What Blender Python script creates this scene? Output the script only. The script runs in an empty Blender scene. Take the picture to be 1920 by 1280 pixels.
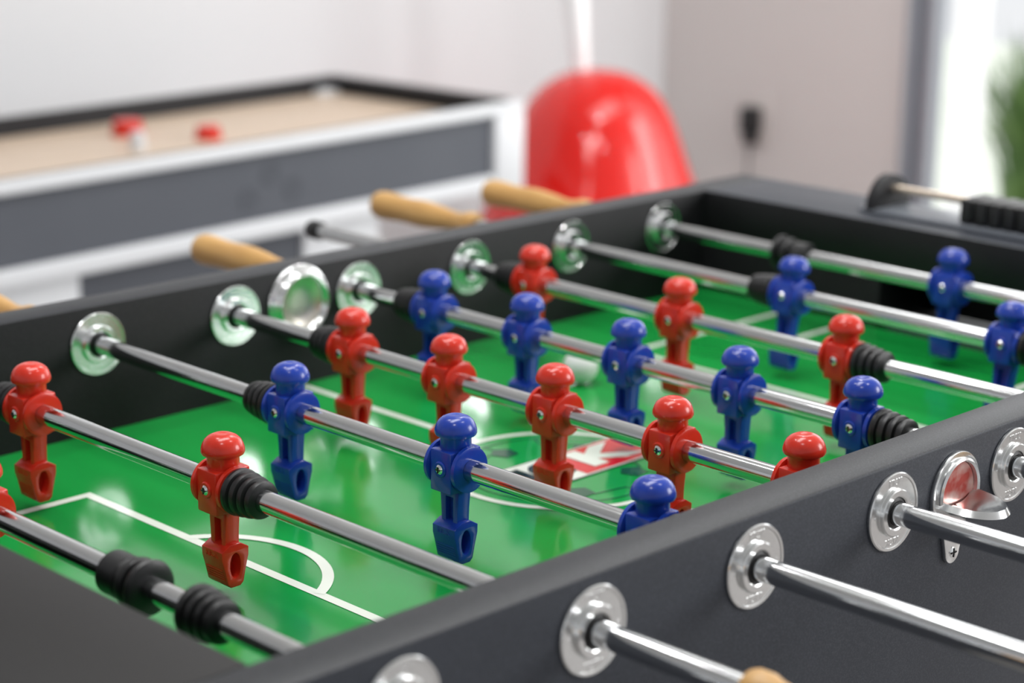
import bpy, bmesh, math, random
from mathutils import Vector, Matrix
random.seed(7)
sc=bpy.context.scene
try:
    sc.view_settings.view_transform='Standard'
except Exception: pass
ZR=0.85; D=0.15; W=0.6933; T=0.0366; ZT=0.034; A=0.0716; ZF=-0.081
CX=3.5*D; CY=W/2

# ---------------------------------------------------------------- materials
def mat(name,col,rough=.5,metal=0,coat=0,spec=.5,noise=None,bump=None,emit=None,trans=0):
    m=bpy.data.materials.new(name); m.use_nodes=True
    nt=m.node_tree; b=nt.nodes['Principled BSDF']
    b.inputs['Base Color'].default_value=(*col,1); b.inputs['Roughness'].default_value=rough
    b.inputs['Metallic'].default_value=metal; b.inputs['Coat Weight'].default_value=coat
    b.inputs['Coat Roughness'].default_value=.06
    b.inputs['Specular IOR Level'].default_value=spec
    b.inputs['Transmission Weight'].default_value=trans
    tc=nt.nodes.new('ShaderNodeTexCoord')
    if noise:
        sc_,c2,lo,hi=noise
        n=nt.nodes.new('ShaderNodeTexNoise'); n.inputs['Scale'].default_value=sc_; n.inputs['Detail'].default_value=3
        nt.links.new(tc.outputs['Object'],n.inputs['Vector'])
        r=nt.nodes.new('ShaderNodeValToRGB'); r.color_ramp.elements[0].position=lo; r.color_ramp.elements[1].position=hi
        r.color_ramp.elements[0].color=(*col,1); r.color_ramp.elements[1].color=(*c2,1)
        nt.links.new(n.outputs['Fac'],r.inputs['Fac']); nt.links.new(r.outputs['Color'],b.inputs['Base Color'])
    if bump:
        n=nt.nodes.new('ShaderNodeTexNoise'); n.inputs['Scale'].default_value=bump[0]; n.inputs['Detail'].default_value=2
        nt.links.new(tc.outputs['Object'],n.inputs['Vector'])
        u=nt.nodes.new('ShaderNodeBump'); u.inputs['Strength'].default_value=bump[1]; u.inputs['Distance'].default_value=bump[2]
        nt.links.new(n.outputs['Fac'],u.inputs['Height']); nt.links.new(u.outputs['Normal'],b.inputs['Normal'])
    return m
def wood(name,c1,c2,scale=(40,6,40),rough=.4):
    m=mat(name,c1,rough); nt=m.node_tree; b=nt.nodes['Principled BSDF']
    tc=nt.nodes.new('ShaderNodeTexCoord'); mp=nt.nodes.new('ShaderNodeMapping'); mp.inputs['Scale'].default_value=scale
    n=nt.nodes.new('ShaderNodeTexNoise'); n.inputs['Scale'].default_value=1.5; n.inputs['Detail'].default_value=5
    r=nt.nodes.new('ShaderNodeValToRGB'); r.color_ramp.elements[0].color=(*c1,1); r.color_ramp.elements[1].color=(*c2,1)
    r.color_ramp.elements[0].position=.35; r.color_ramp.elements[1].position=.65
    nt.links.new(tc.outputs['Object'],mp.inputs['Vector']); nt.links.new(mp.outputs['Vector'],n.inputs['Vector'])
    nt.links.new(n.outputs['Fac'],r.inputs['Fac']); nt.links.new(r.outputs['Color'],b.inputs['Base Color'])
    return m
M={}
M['red']=mat('red_plastic',(.70,.032,.014),.22,noise=(60,(.62,.027,.011),.4,.7),bump=(900,.08,.0003))
M['blue']=mat('blue_plastic',(.012,.052,.40),.22,noise=(60,(.010,.042,.35),.4,.7),bump=(900,.08,.0003))
M['chrome']=mat('chrome',(.68,.69,.70),.12,1,noise=(20,(.72,.73,.74),.3,.7))
M['nickel']=mat('brushed_nickel',(.80,.81,.81),.2,1,noise=(300,(.84,.85,.85),.3,.7))
M['satin']=mat('satin_metal',(.84,.80,.72),.34,1,noise=(300,(.80,.74,.64),.3,.7))
M['rubber']=mat('black_rubber',(.010,.010,.011),.42,bump=(400,.15,.0004))
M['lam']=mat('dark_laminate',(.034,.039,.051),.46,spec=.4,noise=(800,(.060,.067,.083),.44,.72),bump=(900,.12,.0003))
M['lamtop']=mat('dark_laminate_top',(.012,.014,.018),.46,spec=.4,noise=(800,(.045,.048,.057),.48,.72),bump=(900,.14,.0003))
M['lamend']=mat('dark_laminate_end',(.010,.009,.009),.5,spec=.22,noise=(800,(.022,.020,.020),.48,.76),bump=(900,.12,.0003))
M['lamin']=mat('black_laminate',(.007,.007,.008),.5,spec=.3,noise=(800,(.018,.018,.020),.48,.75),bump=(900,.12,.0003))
M['line']=mat('white_line',(.80,.85,.76),.18,coat=.2,bump=(160,.05,.0005))
M['logored']=mat('logo_red',(.70,.02,.025),.18,coat=.2,noise=(20,(.66,.018,.022),.3,.7))
M['logoblk']=mat('logo_black',(.012,.03,.02),.18,coat=.2,noise=(20,(.014,.034,.023),.3,.7))
M['emblem']=mat('emblem_dark_green',(.008,.085,.035),.18,coat=.2,noise=(20,(.009,.10,.04),.3,.7))
M['wood']=wood('handle_wood',(.54,.29,.09),(.68,.40,.14))
M['maple']=wood('playfield_wood',(.60,.46,.34),(.68,.54,.42),(2,30,2))
M['white']=mat('white_lacquer',(.66,.67,.69),.4,noise=(5,(.68,.69,.71),.3,.7))
M['grey']=mat('grey_panel',(.085,.091,.108),.55,spec=.3,noise=(3,(.092,.098,.115),.4,.6))
M['greyd']=mat('grey_mark',(.052,.057,.072),.5,noise=(5,(.055,.06,.075),.3,.7))
M['trim']=mat('black_trim',(.013,.013,.015),.5,spec=.3,noise=(50,(.016,.016,.018),.3,.7))
M['domered']=mat('red_gloss',(.70,.010,.006),.08,coat=.2,noise=(5,(.68,.010,.006),.3,.7))
M['ball']=mat('ball_white',(.9,.9,.88),.3,noise=(50,(.86,.86,.84),.3,.7))
M['leaf']=mat('leaf',(.05,.12,.025),.5,noise=(8,(.11,.20,.05),.4,.6))
M['pot']=mat('pot',(.35,.34,.33),.7,noise=(20,(.38,.37,.36),.3,.7))
M['tray']=mat('grey_tray',(.16,.175,.20),.3,noise=(50,(.17,.185,.21),.3,.7))
M['brass']=mat('pale_metal_rod',(.80,.68,.56),.2,.8,noise=(50,(.78,.66,.54),.3,.7))
M['liner']=mat('reflection_tint_liner',(.60,.10,.08),.25,.6,noise=(40,(.75,.55,.50),.45,.62))  # metal liner, red and pale reflection painted into its colour
M['plate']=mat('outlet_plate',(.62,.58,.56),.4,noise=(50,(.60,.56,.54),.3,.7))
g=mat('green_playfield',(.006,.30,.035),.15,coat=.25,spec=.4,bump=(160,.05,.0005))
nt=g.node_tree; b=nt.nodes['Principled BSDF']; tc=nt.nodes.new('ShaderNodeTexCoord')
n=nt.nodes.new('ShaderNodeTexNoise'); n.inputs['Scale'].default_value=5; n.inputs['Detail'].default_value=4
mp=nt.nodes.new('ShaderNodeMapping'); mp.inputs['Scale'].default_value=(1.4,.5,1)
nt.links.new(tc.outputs['Object'],mp.inputs['Vector']); nt.links.new(mp.outputs['Vector'],n.inputs['Vector'])
r=nt.nodes.new('ShaderNodeValToRGB'); r.color_ramp.elements[0].position=.35; r.color_ramp.elements[1].position=.68
r.color_ramp.elements[0].color=(.007,.29,.046,1); r.color_ramp.elements[1].color=(.012,.345,.060,1)
nt.links.new(n.outputs['Fac'],r.inputs['Fac']); nt.links.new(r.outputs['Color'],b.inputs['Base Color'])
M['green']=g

# ---------------------------------------------------------------- mesh helpers
def link(o,parent=None):
    sc.collection.objects.link(o)
    if parent: o.parent=parent
    return o
def tomesh(bm,name,mats,smooth=35):
    me=bpy.data.meshes.new(name); bmesh.ops.recalc_face_normals(bm,faces=bm.faces); bm.to_mesh(me); bm.free()
    for m in mats: me.materials.append(m)
    if smooth:
        for p in me.polygons: p.use_smooth=True
        me.set_sharp_from_angle(angle=math.radians(smooth))
    return me
def finish(bm,name,mats,parent=None,loc=(0,0,0),smooth=35):
    o=bpy.data.objects.new(name,tomesh(bm,name,mats,smooth)); o.location=loc
    return link(o,parent)
def merge(bm,t,mi=0,M4=None):
    if M4 is not None: t.transform(M4)
    for f in t.faces: f.material_index=mi
    me=bpy.data.meshes.new('tmp'); t.to_mesh(me); t.free()
    bm.from_mesh(me); bpy.data.meshes.remove(me)
def add_box(bm,x0,x1,y0,y1,z0,z1,bev=0,mi=0,M4=None):
    t=bmesh.new(); bmesh.ops.create_cube(t,size=1)
    for v in t.verts:
        v.co=Vector(((x0+x1)/2+v.co.x*(x1-x0),(y0+y1)/2+v.co.y*(y1-y0),(z0+z1)/2+v.co.z*(z1-z0)))
    if bev: bmesh.ops.bevel(t,geom=t.edges[:],offset=bev,segments=2,affect='EDGES',profile=.5)
    merge(bm,t,mi,M4)
def add_lathe(bm,prof,axis='Z',seg=40,mi=0,M4=None,origin=(0,0,0)):
    t=bmesh.new(); rings=[]
    for r_,h in prof:
        if r_<1e-6: rings.append([t.verts.new((0,0,h))])
        else: rings.append([t.verts.new((r_*math.cos(2*math.pi*k/seg),r_*math.sin(2*math.pi*k/seg),h)) for k in range(seg)])
    for a,b_ in zip(rings[:-1],rings[1:]):
        for k in range(seg):
            k2=(k+1)%seg
            if len(a)==1 and len(b_)==1: continue
            if len(a)==1: t.faces.new((a[0],b_[k],b_[k2]))
            elif len(b_)==1: t.faces.new((a[k],a[k2],b_[0]))
            else: t.faces.new((a[k],a[k2],b_[k2],b_[k]))
    if axis=='Y': t.transform(Matrix.Rotation(-math.pi/2,4,'X'))
    if axis=='-Y': t.transform(Matrix.Rotation(math.pi/2,4,'X'))
    if axis=='X': t.transform(Matrix.Rotation(math.pi/2,4,'Y'))
    if axis=='-X': t.transform(Matrix.Rotation(-math.pi/2,4,'Y'))
    t.transform(Matrix.Translation(origin))
    merge(bm,t,mi,M4)
def curve_bm(splines,ext,bev=0):
    cu=bpy.data.curves.new('c','CURVE'); cu.dimensions='2D'; cu.fill_mode='BOTH'; cu.extrude=ext; cu.bevel_depth=bev; cu.bevel_resolution=1; cu.offset=-bev
    for pts in splines:
        s=cu.splines.new('POLY'); s.points.add(len(pts)-1); s.use_cyclic_u=True
        for p,q in zip(s.points,pts): p.co=(q[0],q[1],0,1)
    o=bpy.data.objects.new('c',cu); sc.collection.objects.link(o); bpy.context.view_layer.update()
    me=bpy.data.meshes.new_from_object(o.evaluated_get(bpy.context.evaluated_depsgraph_get()))
    t=bmesh.new(); t.from_mesh(me); bmesh.ops.remove_doubles(t,verts=t.verts,dist=1e-6)
    bpy.data.objects.remove(o); bpy.data.curves.remove(cu); bpy.data.meshes.remove(me)
    return t
def text_bm(s,size,ext,bold=.0):
    cu=bpy.data.curves.new('t','FONT'); cu.body=s; cu.size=size; cu.extrude=ext; cu.align_x='CENTER'; cu.align_y='CENTER'; cu.offset=bold; cu.resolution_u=3
    o=bpy.data.objects.new('t',cu); sc.collection.objects.link(o); bpy.context.view_layer.update()
    me=bpy.data.meshes.new_from_object(o.evaluated_get(bpy.context.evaluated_depsgraph_get()))
    t=bmesh.new(); t.from_mesh(me)
    bpy.data.objects.remove(o); bpy.data.curves.remove(cu); bpy.data.meshes.remove(me)
    return t
def empty(name,loc,label,cat,group=None,rot=0):
    o=bpy.data.objects.new(name,None); o.location=loc; o.rotation_euler[2]=rot; o.empty_display_size=.05
    sc.collection.objects.link(o); o['label']=label; o['category']=cat
    if group: o['group']=group
    return o
def ell(cx,cy,rx,ry,n=20,a0=0,a1=2*math.pi):
    return [(cx+rx*math.cos(a0+(a1-a0)*k/n),cy+ry*math.sin(a0+(a1-a0)*k/n)) for k in range(n)]
def part(name,me,parent,loc,rot=(0,0,0),label=None):
    o=bpy.data.objects.new(name,me); o.location=loc; o.rotation_euler=rot; link(o,parent)
    if label: o['label']=label
    return o

# ---------------------------------------------------------------- foosball table
table=empty('foosball_table',(CX,CY,0),'dark grey foosball table with green pitch and metal rod bearings','foosball table')
TL=Vector((-CX,-CY,ZR))
def tobj(bm,name,mats,smooth=35):
    o=finish(bm,name,mats,table,smooth=smooth); o.location=TL; return o
EO=.115
X0,X1=-A,7*D+A
for y0,y1 in ((-T,0),(W,W+T)):
    bm=bmesh.new(); add_box(bm,X0-EO,X1+EO,y0,y1,-.30,ZT,.0022)
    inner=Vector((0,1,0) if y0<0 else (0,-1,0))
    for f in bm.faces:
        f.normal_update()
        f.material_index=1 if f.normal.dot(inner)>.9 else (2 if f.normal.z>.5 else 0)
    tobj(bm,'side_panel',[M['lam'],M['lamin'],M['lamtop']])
for s in (0,1):
    xa,xb=(X0-EO,X0) if s==0 else (X1,X1+EO)
    bm=bmesh.new()
    add_box(bm,xa,xb,0,W,-.012,ZT,.002)
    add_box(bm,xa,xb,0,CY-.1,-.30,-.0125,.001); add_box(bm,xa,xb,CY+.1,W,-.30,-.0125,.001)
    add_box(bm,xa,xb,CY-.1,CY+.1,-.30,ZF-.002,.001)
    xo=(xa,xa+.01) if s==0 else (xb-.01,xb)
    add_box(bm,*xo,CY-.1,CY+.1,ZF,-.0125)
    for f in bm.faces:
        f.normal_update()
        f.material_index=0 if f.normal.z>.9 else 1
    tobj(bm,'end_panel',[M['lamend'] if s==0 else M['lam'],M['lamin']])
for x in (X0-EO+.05,X1+EO-.05):
    for y in (-T+.05,W+T-.05):
        bm=bmesh.new(); add_box(bm,x-.045,x+.045,y-.045,y+.045,-ZR+.03,-.30,.004)
        add_lathe(bm,[(0,-ZR),(.03,-ZR),(.032,-ZR+.01),(.02,-ZR+.02),(.01,-ZR+.03)],seg=20,origin=(x,y,0))
        tobj(bm,'leg',[M['lam']])
# playfield mesh with printed lines
bm=bmesh.new(); add_box(bm,X0,X1,0,W,ZF-.012,ZF)
LZ=ZF+.0004
def strip(pts,w,mi,closed=False,dz=0):
    n=len(pts); L=[];R_=[]
    for i,p in enumerate(pts):
        if closed: a=pts[i-1];c=pts[(i+1)%n]
        else: a=pts[max(i-1,0)];c=pts[min(i+1,n-1)]
        d=Vector((c[0]-a[0],c[1]-a[1])).normalized(); nn=Vector((-d.y,d.x))*w/2
        L.append(bm.verts.new((p[0]+nn.x,p[1]+nn.y,LZ+dz))); R_.append(bm.verts.new((p[0]-nn.x,p[1]-nn.y,LZ+dz)))
    for i in range(n if closed else n-1):
        j=(i+1)%n; f=bm.faces.new((R_[i],R_[j],L[j],L[i])); f.material_index=mi
def rect(x0,x1,y0,y1,mi,z=0):
    vs=[bm.verts.new((x,y,LZ+z)) for x,y in ((x0,y0),(x1,y0),(x1,y1),(x0,y1))]; f=bm.faces.new(vs); f.material_index=mi
LWd=.0085
def mirx(x,s): return x if s==0 else 2*CX-x
PX=.197;PY=.2115
for s in (0,1):
    def RR(xa,xb,ya,yb,z=0):
        a,b_=sorted((mirx(xa,s),mirx(xb,s))); rect(a,b_,ya,yb,1,z)
    RR(PX-LWd/2,PX+LWd/2,CY-PY-LWd/2,CY+PY+LWd/2)
    for q in (-1,1): RR(X0,PX-LWd/2,CY+q*PY-LWd/2,CY+q*PY+LWd/2)
    RR(.035-LWd/2,.035+LWd/2,CY-.135,CY+.135)
    for q in (-1,1): RR(X0,.035-LWd/2,CY+q*(.135-LWd/2)-LWd/2,CY+q*(.135-LWd/2)+LWd/2)
    Rr=.088; cxx=PX+.047-Rr; th=math.acos((PX-cxx)/Rr)
    strip([(mirx(cxx+Rr*math.cos(-th+2*th*k/30),s),CY+Rr*math.sin(-th+2*th*k/30)) for k in range(31)],LWd,1,dz=.00015)
strip([(CX,0),(CX,CY-.103)],LWd,1); strip([(CX,CY+.103),(CX,W)],LWd,1)
strip([(CX+.1*math.cos(2*math.pi*k/64),CY+.1*math.sin(2*math.pi*k/64)) for k in range(64)],LWd*.8,1,True,.0001)
strip([(CX+.085*math.cos(2*math.pi*k/64),CY+.085*math.sin(2*math.pi*k/64)) for k in range(64)],.0014,4,True,.0001)
for k in range(5):
    a=2*math.pi*k/5+.4; c=(CX+.062*math.cos(a),CY+.062*math.sin(a))
    vs=[bm.verts.new((c[0]+.013*math.cos(a+2*math.pi*j/5),c[1]+.013*math.sin(a+2*math.pi*j/5),LZ+.0001)) for j in range(5)]
    f=bm.faces.new(vs); f.material_index=4
    strip([(c[0]+.012*math.cos(a),c[1]+.012*math.sin(a)),(CX+.085*math.cos(a),CY+.085*math.sin(a))],.0016,4,dz=.0001)
    a2=a+2*math.pi/10
    strip([(c[0]+.012*math.cos(a+1),c[1]+.012*math.sin(a+1)),(CX+.070*math.cos(a2),CY+.070*math.sin(a2)),(CX+.085*math.cos(a2),CY+.085*math.sin(a2))],.0016,4,dz=.0001)
LX,LY=CX+.008,CY
rect(LX-.083,LX+.090,LY-.030,LY+.030,3,.0003)
rect(LX-.081,LX+.088,LY-.0285,LY+.0285,1,.0005)
rect(LX-.002,LX+.086,LY-.0265,LY+.0265,2,.0008)
t=text_bm('KIC',.050,.0,.0022); merge(bm,t,3,Matrix.Translation((LX-.042,LY,LZ+.0010)))
t=text_bm('K',.054,.0,.0030); t.transform(Matrix.Diagonal((1.55,.95,1,1))); merge(bm,t,1,Matrix.Translation((LX+.042,LY,LZ+.0012)))
tobj(bm,'playfield',[M['green'],M['line'],M['logored'],M['logoblk'],M['emblem']],0)
# bearings
bm=bmesh.new()
add_lathe(bm,[(.0100,0),(.0276,0),(.0281,.0006),(.0281,.0020),(.0274,.0028),(.0258,.0028),(.0252,.0021),(.0172,.0021),(.0168,.0026),(.0167,.0048),(.0160,.0054),(.0122,.0054),(.0112,.0047),(.0110,.0030),(.0100,.0028),(.0100,0)],'-Y',64)
for q in (1,-1):
    t=text_bm('KICK',.0066,.00012,.0001); t.transform(Matrix.Rotation(math.pi/2,4,'X')); t.transform(Matrix.Translation((0,-.0022,.0211)))
    if q<0: t.transform(Matrix.Rotation(math.pi,4,'Y'))
    merge(bm,t,0)
for k in range(2):
    add_lathe(bm,[(0,.0026),(.0009,.0025),(.0011,.0020)],'-Y',10,0,None,(.0213*math.cos(k*math.pi),0,0))
bear=tomesh(bm,'rod_bearing',[M['nickel']],22)
bm=bmesh.new(); add_lathe(bm,[(.0082,-.001),(.0082,.0045),(.0090,.0049),(.0109,.0041),(.0109,-.001)],'-Y',32)
bush=tomesh(bm,'bushing',[M['rubber']])
for i in range(8):
    for y in (W,-T):
        o=part('rod_bearing',bear,table,TL+Vector((i*D,y,0)),label='round chrome rod bearing embossed with lettering')
        part('bushing',bush,o,(0,0,0))
# near ball entry
bm=bmesh.new(); outer=[]
n=44
for k in range(n):
    a=math.radians(-62)+math.radians(304)*k/(n-1); outer.append((.029*math.cos(a),.030*math.sin(a)))
for k in range(11):
    a=math.pi+math.pi*k/10; outer.append((.0085*math.cos(a),-.045+.0085*math.sin(a)))
t=curve_bm([outer,ell(0,.001,.0215,.0225,36)],.0010,.0008); t.transform(Matrix.Rotation(math.pi/2,4,'X')); t.transform(Matrix.Translation((0,-.0018,0))); merge(bm,t)
add_lathe(bm,[(.0215,.0020),(.0218,.0062),(.0232,.0075),(.0248,.0062),(.0250,.0020)],'-Y',56,0,None,(0,0,.001))
t=bmesh.new(); NU=28;NV=10; g_=[]
for i_ in range(NU+1):
    a=math.pi+math.pi*i_/NU; row=[]
    for j in range(NV+1):
        rr=.05+.95*j/NV
        row.append(t.verts.new((.0262*rr*math.cos(a),-.002-.042*rr*abs(math.sin(a))**.8,-.0150+.0095*rr**3-.003*abs(math.sin(a))*rr)))
    g_.append(row)
for i_ in range(NU):
    for j in range(NV): t.faces.new((g_[i_][j],g_[i_+1][j],g_[i_+1][j+1],g_[i_][j+1]))
bmesh.ops.recalc_face_normals(t,faces=t.faces); bmesh.ops.solidify(t,geom=t.faces[:],thickness=.0055); merge(bm,t)
cupo=part('ball_entry_cup',tomesh(bm,'ball_entry_cup',[M['nickel']],40),table,TL+Vector((CX,-T,-.003)),label='chrome ball serving cup with projecting scoop')
bm=bmesh.new(); add_lathe(bm,[(0,.0004),(.012,.0006),(.0190,.0014),(.0214,.0030)],'-Y',32,0,None,(0,0,.001)); part('cup_liner',tomesh(bm,'cup_liner',[M['liner']]),cupo,(0,0,0),label='inner metal liner with a red reflection painted in')
bm=bmesh.new(); add_lathe(bm,[(0,.0046),(.003,.0044),(.0048,.0030),(.0049,0)],'-Y',20)
add_box(bm,-.0034,.0034,-.0050,-.0043,-.0005,.0005,mi=1); add_box(bm,-.0005,.0005,-.0050,-.0043,-.0034,.0034,mi=1)
part('screw',tomesh(bm,'screw',[M['nickel'],M['trim']]),cupo,(0,0,-.045))
bm=bmesh.new(); add_lathe(bm,[(.0238,.0062),(.0262,.0108),(.0280,.0122),(.0298,.0112),(.0310,.0070),(.0345,.0044),(.0365,.0036),(.0372,.0020),(.0372,0)],'-Y',64)
o=part('ball_entry_cup',tomesh(bm,'ball_entry_dish',[M['nickel']],50),table,TL+Vector((CX,W,0)),label='polished chrome ball serving dish')
bm=bmesh.new(); add_lathe(bm,[(0,.0012),(.010,.0015),(.018,.0028),(.0238,.0062)],'-Y',64); part('cup_liner',tomesh(bm,'cup_liner_far',[M['satin']],60),o,(0,0,0))
# scorer on far end shelf
xs=X1+.062
bm=bmesh.new(); add_box(bm,xs-.034,xs+.024,.12,.50,ZT,ZT+.006,.002); tobj(bm,'scorer_tray',[M['tray']])
for y in (.485,.14):
    bm=bmesh.new(); outer=ell(0,0,.034,.036,24,a0=0,a1=math.pi*25/24)
    t=curve_bm([outer],.005,.001); t.transform(Matrix.Rotation(math.pi/2,4,'X')); t.transform(Matrix.Translation((xs,y,ZT+.004))); merge(bm,t)
    tobj(bm,'scorer_bracket',[M['trim']])
bm=bmesh.new(); add_lathe(bm,[(0,0),(.0045,0),(.0045,.335),(0,.335)],'Y',20,0,None,(xs,.145,ZT+.025)); tobj(bm,'scorer_rod',[M['brass']])
for k in range(11):
    bm=bmesh.new(); y=.190+k*.0170; add_box(bm,xs-.030,xs+.014,y,y+.0150,ZT+.0064,ZT+.033,.003); tobj(bm,'scorer_bead',[M['rubber']])

# ---------------------------------------------------------------- player figure
def man_mesh(key):
    bm=bmesh.new()
    add_lathe(bm,[(0,.008),(.0118,.008),(.0115,.0215),(.0120,.0228),(.0148,.0238),(.0155,.0252),(.0154,.0275),(.0144,.0308),(.0128,.0338),(.0102,.0361),(.0070,.0376),(.0035,.0382),(.0022,.0378),(0,.0378)],'Z',44)
    add_lathe(bm,[(.0081,-.0165),(.0150,-.0165),(.0170,-.0158),(.0172,-.0128),(.0160,-.0120),(.0138,-.0115),(.0138,.0115),(.0160,.0120),(.0172,.0128),(.0170,.0158),(.0150,.0165),(.0081,.0165)],'Y',48)
    add_box(bm,-.0150,.0150,-.0108,.0108,-.0175,.0140,.0013)
    add_lathe(bm,[(0,.0164),(.0052,.0164),(.0060,.0157),(.0060,.010)],'-X',24)
    o=[(-.0105,-.012),(.0105,-.012),(.0088,-.032),(.0082,-.049),(-.0082,-.049),(-.0088,-.032)]
    h=[(-.0036,-.023),(.0036,-.023),(.0036,-.0445),(-.0036,-.0445)]
    t=curve_bm([o,h],.0052,.0009)
    t.transform(Matrix(((0,0,1,0),(1,0,0,0),(0,1,0,0),(0,0,0,1)))); merge(bm,t)
    add_box(bm,-.0012,.0030,-.0050,.0050,-.047,-.020)
    o=[(-.0118,-.0448),(-.0045,-.0405),(.0045,-.0405),(.0118,-.0448),(.0116,-.0510),(.0098,-.0575),(.0068,-.0700),(.0040,-.0725),(-.0040,-.0725),(-.0068,-.0700),(-.0098,-.0575),(-.0116,-.0510)]
    t=curve_bm([o,ell(0,-.0565,.0045,.0092,20)],.0110,.0009)
    t.transform(Matrix(((1,0,0,0),(0,0,1,0),(0,1,0,0),(0,0,0,1)))); merge(bm,t)
    add_box(bm,-.0050,.0050,-.002,.002,-.067,-.046)
    for sgn in (-1,1):
        for k in range(5):
            z=-.0590-k*.0019; x=.0098-(abs(z)-.0575)*(.0030/.0125)
            add_box(bm,sgn*x-.0004,sgn*x+.0004,-.0096,.0096,z-.0004,z+.0004)
    t=text_bm('KICK',.0060,.0003); t.transform(Matrix(((0,0,-1,0),(-1,0,0,0),(0,1,0,0),(0,0,0,1)))); t.transform(Matrix.Translation((-.0117,0,-.0480))); merge(bm,t)
    return tomesh(bm,'player_figure_'+key,[M[key]],30)
MAN={'red':man_mesh('red'),'blue':man_mesh('blue')}
bm=bmesh.new(); add_lathe(bm,[(0,.0026),(.0022,.0024),(.0036,.0012),(.0037,-.002)],'-X',20)
add_box(bm,-.0030,-.0024,-.0024,.0024,-.0004,.0004,mi=1); add_box(bm,-.0030,-.0024,-.0004,.0004,-.0024,.0024,mi=1)
SCREW=tomesh(bm,'screw',[M['nickel'],M['trim']])
bm=bmesh.new()
prof=[(.0081,0),(.0150,0),(.0168,.0012),(.0170,.004),(.0160,.0058),(.0138,.0066),(.0138,.0082),(.0156,.0092),(.0162,.0115),(.0155,.0140),(.0128,.0150),(.0128,.0166),(.0146,.0175),(.0152,.0196),(.0146,.0220),(.0118,.0230),(.0118,.0246),(.0134,.0254),(.0138,.0275),(.0130,.0300),(.0105,.0312),(.0081,.0314)]
add_lathe(bm,[(a,h*.93) for a,h in prof],'Y',44); BUMP=tomesh(bm,'rubber_bumper',[M['rubber']])
bm=bmesh.new(); add_lathe(bm,[(.0081,-.023),(.0135,-.023),(.0144,-.022),(.0144,-.006),(.0130,-.0045),(.0125,-.001),(.0158,.000),(.0166,.003),(.0158,.006),(.0120,.0075),(.0120,.0110),(.0174,.0125),(.0182,.0145),(.0174,.0165),(.0150,.018),(.0081,.018)],'Y',44)
add_lathe(bm,[(0,.0160),(.0050,.0160),(.0058,.015),(.0058,.010)],'-X',20,0,None,(0,-.014,0))
COLLAR=tomesh(bm,'stop_collar',[M['rubber']])
bm=bmesh.new(); prof=[(.0081,0),(.0130,0),(.0142,.003),(.0142,.012),(.0122,.018),(.0102,.030),(.0106,.042),(.0132,.060),(.0152,.080),(.0155,.095),(.0146,.112),(.0150,.130),(.0164,.150),(.0162,.160),(.0145,.1655),(0,.1665)]
add_lathe(bm,prof,'Y',40); HANDLE=tomesh(bm,'handle',[M['wood']])
bm=bmesh.new(); add_lathe(bm,[(.0081,-.012),(.0098,-.012),(.0104,-.010),(.0106,.004),(.0085,.008),(0,.009)],'Y',32); CAP=tomesh(bm,'end_cap',[M['rubber']])

rods=[
 ('red',[.384],.80,-.17,-1,0),
 ('red',[.5591,.3146],.85,-.154,-1,0),
 ('blue',[.4261,.2374,.0487],.792,-.42,1,0),
 ('red',[.5261,.4043,.2825,.1607,.0389],.785,-.19,-1,0),
 ('blue',[.5836,.4618,.3400,.2182,.0964],.780,-.37,1,0),
 ('red',[.600,.4113,.2226],.94,-.09,-1,1),
 ('blue',[.3961,.1516],.838,-.33,1,7),
 ('blue',[.3126],.806,-.35,1,4)]
for i,(c,ys,fe,ne,hs,tilt) in enumerate(rods):
    nm={1:'one',2:'two',3:'three',5:'five'}[len(ys)]
    e=empty('foosball_rod',(i*D,CY,ZR),'steel rod carrying %s %s plastic player figure%s'%(nm,c,'s' if len(ys)>1 else ''),'foosball rod','foosball player rods')
    bm=bmesh.new(); a,b_=ne-.02,fe+.02
    if hs>0: a=ne
    else: b_=fe
    add_lathe(bm,[(0,a-CY),(.0080,a-CY),(.0080,b_-CY),(0,b_-CY)],'Y',48)
    part('shaft',tomesh(bm,'shaft',[M['chrome']]),e,(0,0,0),label='polished chrome shaft')
    th=math.radians(tilt)
    for y in ys:
        o=part('player_figure',MAN[c],e,(0,y-CY,0),(0,th,0),label='%s plastic foosball player'%c)
        part('screw',SCREW,o,(-.0152,0,0))
    if len(ys)>1:
        part('rubber_bumper',BUMP,e,(0,ys[0]-CY+.0168,0)); part('rubber_bumper',BUMP,e,(0,ys[-1]-CY-.0168,0),(0,0,math.pi))
    else:
        part('stop_collar',COLLAR,e,(0,ys[0]-CY+.198,0),(0,th,0))
        part('stop_collar',COLLAR,e,(0,ys[0]-CY-.178,0),(0,0,math.pi))
        part('rubber_bumper',BUMP,e,(0,ys[0]-CY-.240,0),(0,0,math.pi))
    if hs>0:
        part('handle',HANDLE,e,(0,fe-CY,0),label='turned light wood handle'); part('end_cap',CAP,e,(0,ne-CY,0),(0,0,math.pi),label='black rubber end cap')
    else:
        part('handle',HANDLE,e,(0,ne-CY,0),(0,0,math.pi),label='turned light wood handle'); part('end_cap',CAP,e,(0,fe-CY,0),label='black rubber end cap')
bm=bmesh.new(); bmesh.ops.create_icosphere(bm,subdivisions=4,radius=.017)
o=finish(bm,'foosball',[M['ball']],None,(.727,.513,ZR+ZF+.0175)); o['label']='small white ball resting on the green pitch'; o['category']='ball'

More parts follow.
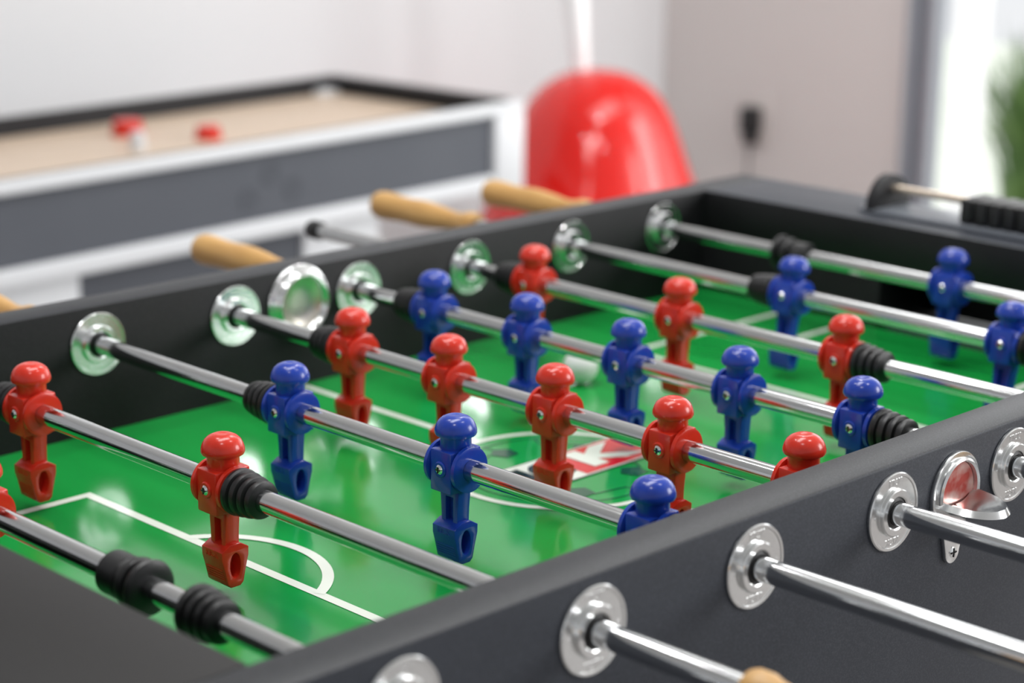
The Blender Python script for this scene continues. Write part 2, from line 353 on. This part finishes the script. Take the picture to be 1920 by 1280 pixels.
# ---------------------------------------------------------------- second game table
GR=math.radians(4.5); GZ=.707
gt=empty('game_table',(2.319,2.164,0),'white and grey game table with wooden playfield and black rails','game table',rot=GR)
def gobj(bm,name,mats,label=None,smooth=35):
    o=finish(bm,name,mats,gt,smooth=smooth)
    if label:o['label']=label
    return o
GL=2.0; GW=.565; r_=.032; ht=.020
bm=bmesh.new()
add_box(bm,-GL,0,0,r_,GZ-ht,GZ,.003); add_box(bm,-GL,0,GW-r_,GW,GZ-ht,GZ,.003)
add_box(bm,-r_,0,r_,GW-r_,GZ-ht,GZ,.003); add_box(bm,-GL,-GL+r_,r_,GW-r_,GZ-ht,GZ,.003)
gobj(bm,'top_rail',[M['white']],'white top rail')
bm=bmesh.new(); k=.004
add_box(bm,-GL+r_,-r_,GW-r_-k,GW-r_,GZ-.06,GZ+.001); add_box(bm,-r_-k,-r_,r_,GW-r_,GZ-.06,GZ+.001)
add_box(bm,-GL+r_,-r_,r_,r_+k,GZ-.06,GZ+.001); add_box(bm,-GL+r_,-GL+r_+k,r_,GW-r_,GZ-.06,GZ+.001)
add_box(bm,-r_-.012,-r_+.022,r_,GW-r_,GZ,GZ+.005,.002); add_box(bm,-GL+r_,-r_+.022,GW-r_-.008,GW-r_+.01,GZ,GZ+.005,.002)
gobj(bm,'inner_rail',[M['trim']],'black inner rail')
bm=bmesh.new(); add_box(bm,-GL+r_,-r_,r_,GW-r_,GZ-.052,GZ-.032); gobj(bm,'playing_surface',[M['maple']],'pale wooden playing surface')
bm=bmesh.new(); add_box(bm,-GL+.01,-.09,.012,.030,GZ-.142,GZ-ht); add_box(bm,-GL+.01,-.09,.03,GW-.012,GZ-.142,GZ-.054)
for u,v,rr in ((-.70,GZ-.062,.020),(-.755,GZ-.100,.020),(-.645,GZ-.095,.020)):
    add_lathe(bm,[(rr-.006,.0015),(rr,.0015),(rr,0),(rr-.006,0),(rr-.006,.0015)],'-Y',28,1,None,(u,.012,v))
gobj(bm,'side_panel',[M['grey'],M['greyd']],'dark grey side panel with round marks')
bm=bmesh.new(); add_box(bm,-.09,0,.0,.06,GZ-.18,GZ-ht,.004); add_box(bm,-.09,0,GW-.06,GW,GZ-.18,GZ-ht,.004); add_box(bm,-.03,0,.06,GW-.06,GZ-.18,GZ-.055,.004); gobj(bm,'corner_post',[M['white']],'white end post')
bm=bmesh.new(); add_box(bm,-GL+.0,-.091,.003,GW-.003,GZ-.175,GZ-.1425,.004); gobj(bm,'lower_rail',[M['white']],'white lower rail')
for xa,xb in ((-.60,-.40),(-1.50,-1.12)):
    bm=bmesh.new(); add_box(bm,xa,xb,.03,GW-.06,0,GZ-.175,.004); gobj(bm,'leg',[M['white']],'white block leg')
bm=bmesh.new(); add_box(bm,-1.12,-.60,.04,GW-.09,.10,GZ-.175); gobj(bm,'lower_panel',[M['grey']],'grey lower panel')
def puck(x,y,c,lab,h=.024,r=.028):
    e=empty('shuffle_puck',(x,y,GZ-.0318),lab,'puck','game pucks')
    bm=bmesh.new(); add_lathe(bm,[(0,0),(r,0),(r,h*.35),(r*.8,h*.4),(0,h*.4)],'Z',32); finish(bm,'puck_base',[M['white'] if c=='white' else M[c]],e)
    bm=bmesh.new(); add_lathe(bm,[(0,h*.4),(r*.8,h*.4),(r*.9,h*.6),(r*.85,h),(r*.3,h*1.1),(0,h*1.1)],'Z',32); finish(bm,'puck_cap',[M[c]],e)
puck(1.575,2.500,'red','red round puck on the wooden surface',.028,.032); puck(1.665,2.365,'red','red round puck on the wooden surface',.024,.026); puck(1.490,2.345,'white','white round puck on the wooden surface',.032,.016)

# ---------------------------------------------------------------- pendant lamp
lx,ly,lz=2.93,2.53,.682
e=empty('pendant_lamp',(lx,ly,lz-.36),'large glossy red dome lamp shade on a white stem','lamp')
bm=bmesh.new(); add_lathe(bm,[(0,.364),(.034,.363),(.068,.356),(.103,.341),(.135,.318),(.161,.288),(.182,.250),(.199,.208),(.215,.163),(.233,.115),(.253,.065),(.270,.022),(.277,0),(.271,0),(.246,.065),(.207,.165),(.165,.26),(.115,.32),(0,.355)],'Z',72)
finish(bm,'lamp_shade',[M['domered']],e,smooth=60)
bm=bmesh.new(); add_lathe(bm,[(0,-.02),(.019,-.02),(.023,.06),(.034,.25),(.036,.8),(.036,2.0),(0,2.0)],'Z',32)
bm.transform(Matrix.Rotation(math.radians(-6),4,Vector((.68,.68,.0)).normalized()))
for v in bm.verts: v.co.z=min(v.co.z+.35,2.277)
finish(bm,'lamp_stem',[mat('stem_white',(.92,.92,.92),.3,noise=(5,(.90,.90,.90),.3,.7))],e,(-.026,.026,0))['label']='tapered white lamp stem'

# ---------------------------------------------------------------- room
def struct(bm,name,mats,smooth=0):
    o=finish(bm,name,mats,None,smooth=smooth); o['kind']='structure'; return o
wm=mat('wall_white',(.72,.72,.73),.8,bump=(200,.05,.001)); wp=mat('wall_warm',(.66,.62,.605),.8,bump=(200,.05,.001))
fm=wood('floor_wood',(.26,.245,.235),(.32,.30,.29),(3,20,3),.4); cm=mat('ceiling_white',(.85,.85,.85),.9,noise=(3,(.83,.83,.83),.3,.7))
WX,WY,H=3.79,3.065,2.6
bm=bmesh.new(); add_box(bm,-3.2,WX+.12,WY,WY+.12,0,H); struct(bm,'wall_back',[wm])
bm=bmesh.new(); add_box(bm,WX,WX+.12,2.245,WY,0,H); add_box(bm,WX,WX+.12,-.6,2.245,2.3,H); add_box(bm,WX,WX+.12,-3.4,-.6,0,H); struct(bm,'wall_right',[wp])
bm=bmesh.new(); add_box(bm,-3.2,WX+.12,-3.4,WY+.12,-.1,0); struct(bm,'floor',[fm])
bm=bmesh.new(); add_box(bm,-3.2,WX+.12,-3.4,WY+.12,H,H+.1); struct(bm,'ceiling',[cm])
bm=bmesh.new(); add_box(bm,-3.2,WX,WY-.014,WY,0,.09); struct(bm,'baseboard_back',[M['white']])
fr=mat('frame_grey',(.30,.315,.35),.4,noise=(5,(.32,.335,.37),.3,.7)); fr2=mat('frame_dark',(.13,.145,.175),.4,noise=(5,(.14,.155,.185),.3,.7))
bm=bmesh.new()
add_box(bm,WX-.01,WX+.05,2.222,2.245,0,2.3,.003); add_box(bm,WX+.01,WX+.05,2.195,2.222,0,2.3,.003,1); add_box(bm,WX+.0,WX+.05,2.160,2.195,0,2.3,.003)
add_box(bm,WX+.02,WX+.10,-.6,-.54,0,2.3,.003); add_box(bm,WX+.02,WX+.10,-.54,2.16,2.24,2.3,.003); add_box(bm,WX+.02,WX+.10,-.54,2.16,0,.04,.003)
add_box(bm,WX+.02,WX+.10,.76,.82,.04,2.24,.003)
struct(bm,'door_1',[fr,fr2])
# sheer curtain gathered at the side of the door
cmx=bpy.data.materials.new('sheer_curtain'); cmx.use_nodes=True; nt=cmx.node_tree; nt.nodes.clear()
om=nt.nodes.new('ShaderNodeOutputMaterial'); tr=nt.nodes.new('ShaderNodeBsdfTranslucent'); df=nt.nodes.new('ShaderNodeBsdfDiffuse'); mx=nt.nodes.new('ShaderNodeMixShader')
nz=nt.nodes.new('ShaderNodeTexNoise'); nz.inputs['Scale'].default_value=300; rp=nt.nodes.new('ShaderNodeValToRGB'); rp.color_ramp.elements[0].color=(.93,.93,.93,1); rp.color_ramp.elements[1].color=(.98,.98,.98,1)
nt.links.new(nz.outputs['Fac'],rp.inputs['Fac']); nt.links.new(rp.outputs['Color'],tr.inputs['Color']); nt.links.new(rp.outputs['Color'],df.inputs['Color'])
mx.inputs[0].default_value=.3; nt.links.new(tr.outputs[0],mx.inputs[1]); nt.links.new(df.outputs[0],mx.inputs[2]); nt.links.new(mx.outputs[0],om.inputs['Surface'])
bm=bmesh.new(); pv=None
for k in range(37):
    y=2.085+.095*k/36; x=WX+.125+.012*math.sin(k*.9); v=(bm.verts.new((x,y,.03)),bm.verts.new((x,y,2.28)))
    if pv: bm.faces.new((pv[0],pv[1],v[1],v[0]))
    pv=v
o=finish(bm,'curtain',[cmx],None,smooth=80); o['label']='sheer white curtain gathered beside the glass door'; o['category']='curtain'
bm=bmesh.new(); add_box(bm,WX+.12,9.5,-4.4,8,-.12,-.02); struct(bm,'terrace_ground',[mat('terrace',(.62,.64,.58),.8,noise=(3,(.52,.57,.48),.3,.7))])  # outdoor terrace ground beyond the glass door, not a trim piece
e=empty('power_adapter',(WX,2.72,.36),'black power adapter plugged into wall outlet with hanging cord','power adapter')
bm=bmesh.new(); add_box(bm,-.006,0,-.045,.045,.03,.16,.002); finish(bm,'outlet_plate',[M['plate']],e)
bm=bmesh.new(); add_box(bm,-.05,-.006,-.026,.026,.06,.135,.008); add_box(bm,-.04,-.006,-.014,.018,.03,.07,.006); finish(bm,'adapter_body',[M['rubber']],e)
bm=bmesh.new(); add_lathe(bm,[(.003,-.30),(.003,.035)],'Z',12,0,None,(-.03,0,0)); finish(bm,'cord',[M['rubber']],e)
e=empty('potted_grass',(4.62,2.335,-.02),'spiky green grass plant in a grey pot outside the glass door','plant')
bm=bmesh.new(); add_lathe(bm,[(0,0),(.13,0),(.17,.16),(.18,.17),(.165,.17),(.15,.14),(0,.14)],'Z',36); finish(bm,'pot',[M['pot']],e)
bm=bmesh.new()
for k in range(260):
    a=random.uniform(0,6.283); L=random.uniform(.3,.64); lean=random.uniform(.1,.9); w=random.uniform(.006,.012); pv=None
    r0=random.uniform(0,.1)
    for j in range(7):
        s=j/6; rr=r0+L*lean*s*s*.55; z=.14+L*(s-.25*lean*s*s); ww=w*(1-s)**.6+.0005
        c=Vector((rr*math.cos(a),rr*math.sin(a),z)); p=Vector((-math.sin(a),math.cos(a),0))*ww
        v=(bm.verts.new(c+p),bm.verts.new(c-p))
        if pv: bm.faces.new((pv[0],pv[1],v[1],v[0]))
        pv=v
finish(bm,'foliage',[M['leaf']],e)

# ---------------------------------------------------------------- light
w=bpy.data.worlds.new('w'); sc.world=w; w.use_nodes=True; nt=w.node_tree; bg=nt.nodes['Background']
tc=nt.nodes.new('ShaderNodeTexCoord'); sp=nt.nodes.new('ShaderNodeSeparateXYZ'); nt.links.new(tc.outputs['Generated'],sp.inputs[0])
mr=nt.nodes.new('ShaderNodeMapRange'); mr.inputs['From Min'].default_value=.1; mr.inputs['From Max'].default_value=.6; mr.inputs['To Min'].default_value=.52; mr.inputs['To Max'].default_value=.92
nt.links.new(sp.outputs['X'],mr.inputs['Value']); nt.links.new(mr.outputs['Result'],bg.inputs['Strength'])
bg.inputs['Color'].default_value=(.96,.975,1,1)
def area(loc,target,size,size_y,power,col=(1,1,1)):
    l=bpy.data.lights.new('a','AREA'); l.shape='RECTANGLE'; l.size=size; l.size_y=size_y; l.energy=power; l.color=col
    o=bpy.data.objects.new('window_or_fill_light',l); o.location=loc; o.rotation_euler=(Vector(target)-Vector(loc)).to_track_quat('-Z','Y').to_euler(); sc.collection.objects.link(o)
area((3.2,-2.2,2.0),(.5,.3,.8),1.4,1.2,58)
area((3.6,.8,1.5),(0,.8,.9),2.4,1.8,24)
area((.5,.6,2.55),(.5,.6,0),1.2,.4,18)  # added overhead fill for the foosball table, not a window
area((2.4,1.6,2.55),(2.4,2.2,0),1.4,1.0,20)  # added overhead fill to brighten the background walls, not a window
area((3.70,.95,1.35),(2.93,2.53,.5),.55,.9,9)  # added light aimed at the red shade to give it a highlight
def spot(x,y,p=4):
    l=bpy.data.lights.new('downlight','AREA'); l.shape='DISK'; l.size=.09; l.energy=p
    o=bpy.data.objects.new('downlight',l); o.location=(x,y,2.57); sc.collection.objects.link(o)
for x,y in ((-.4,-.2),(1.0,-.2),(.3,1.2),(1.8,1.2)): spot(x,y)
l=bpy.data.lights.new('sun','SUN'); l.energy=4.5; l.angle=.02; o=bpy.data.objects.new('sun',l); sc.collection.objects.link(o)
o.rotation_euler=Vector((-.55,-.15,-.82)).to_track_quat('-Z','Y').to_euler()

# ---------------------------------------------------------------- camera
yaw,pit,rl=.7837,.2610,.0137
F=Vector((math.cos(pit)*math.cos(yaw),math.cos(pit)*math.sin(yaw),-math.sin(pit))); R0=Vector((math.sin(yaw),-math.cos(yaw),0)); U0=R0.cross(F)
R=math.cos(rl)*R0+math.sin(rl)*U0; U=-math.sin(rl)*R0+math.cos(rl)*U0
cam=bpy.data.cameras.new('cam'); co=bpy.data.objects.new('camera',cam); sc.collection.objects.link(co)
m=Matrix((R,U,-F)).transposed().to_4x4(); m.translation=Vector((-.6753,-.7905,.4713+ZR)); co.matrix_world=m
cam.sensor_width=36; cam.lens=3862.4/1920*36; cam.clip_start=.02
cam.dof.use_dof=True; cam.dof.focus_distance=1.46; cam.dof.aperture_fstop=4.2
sc.camera=co
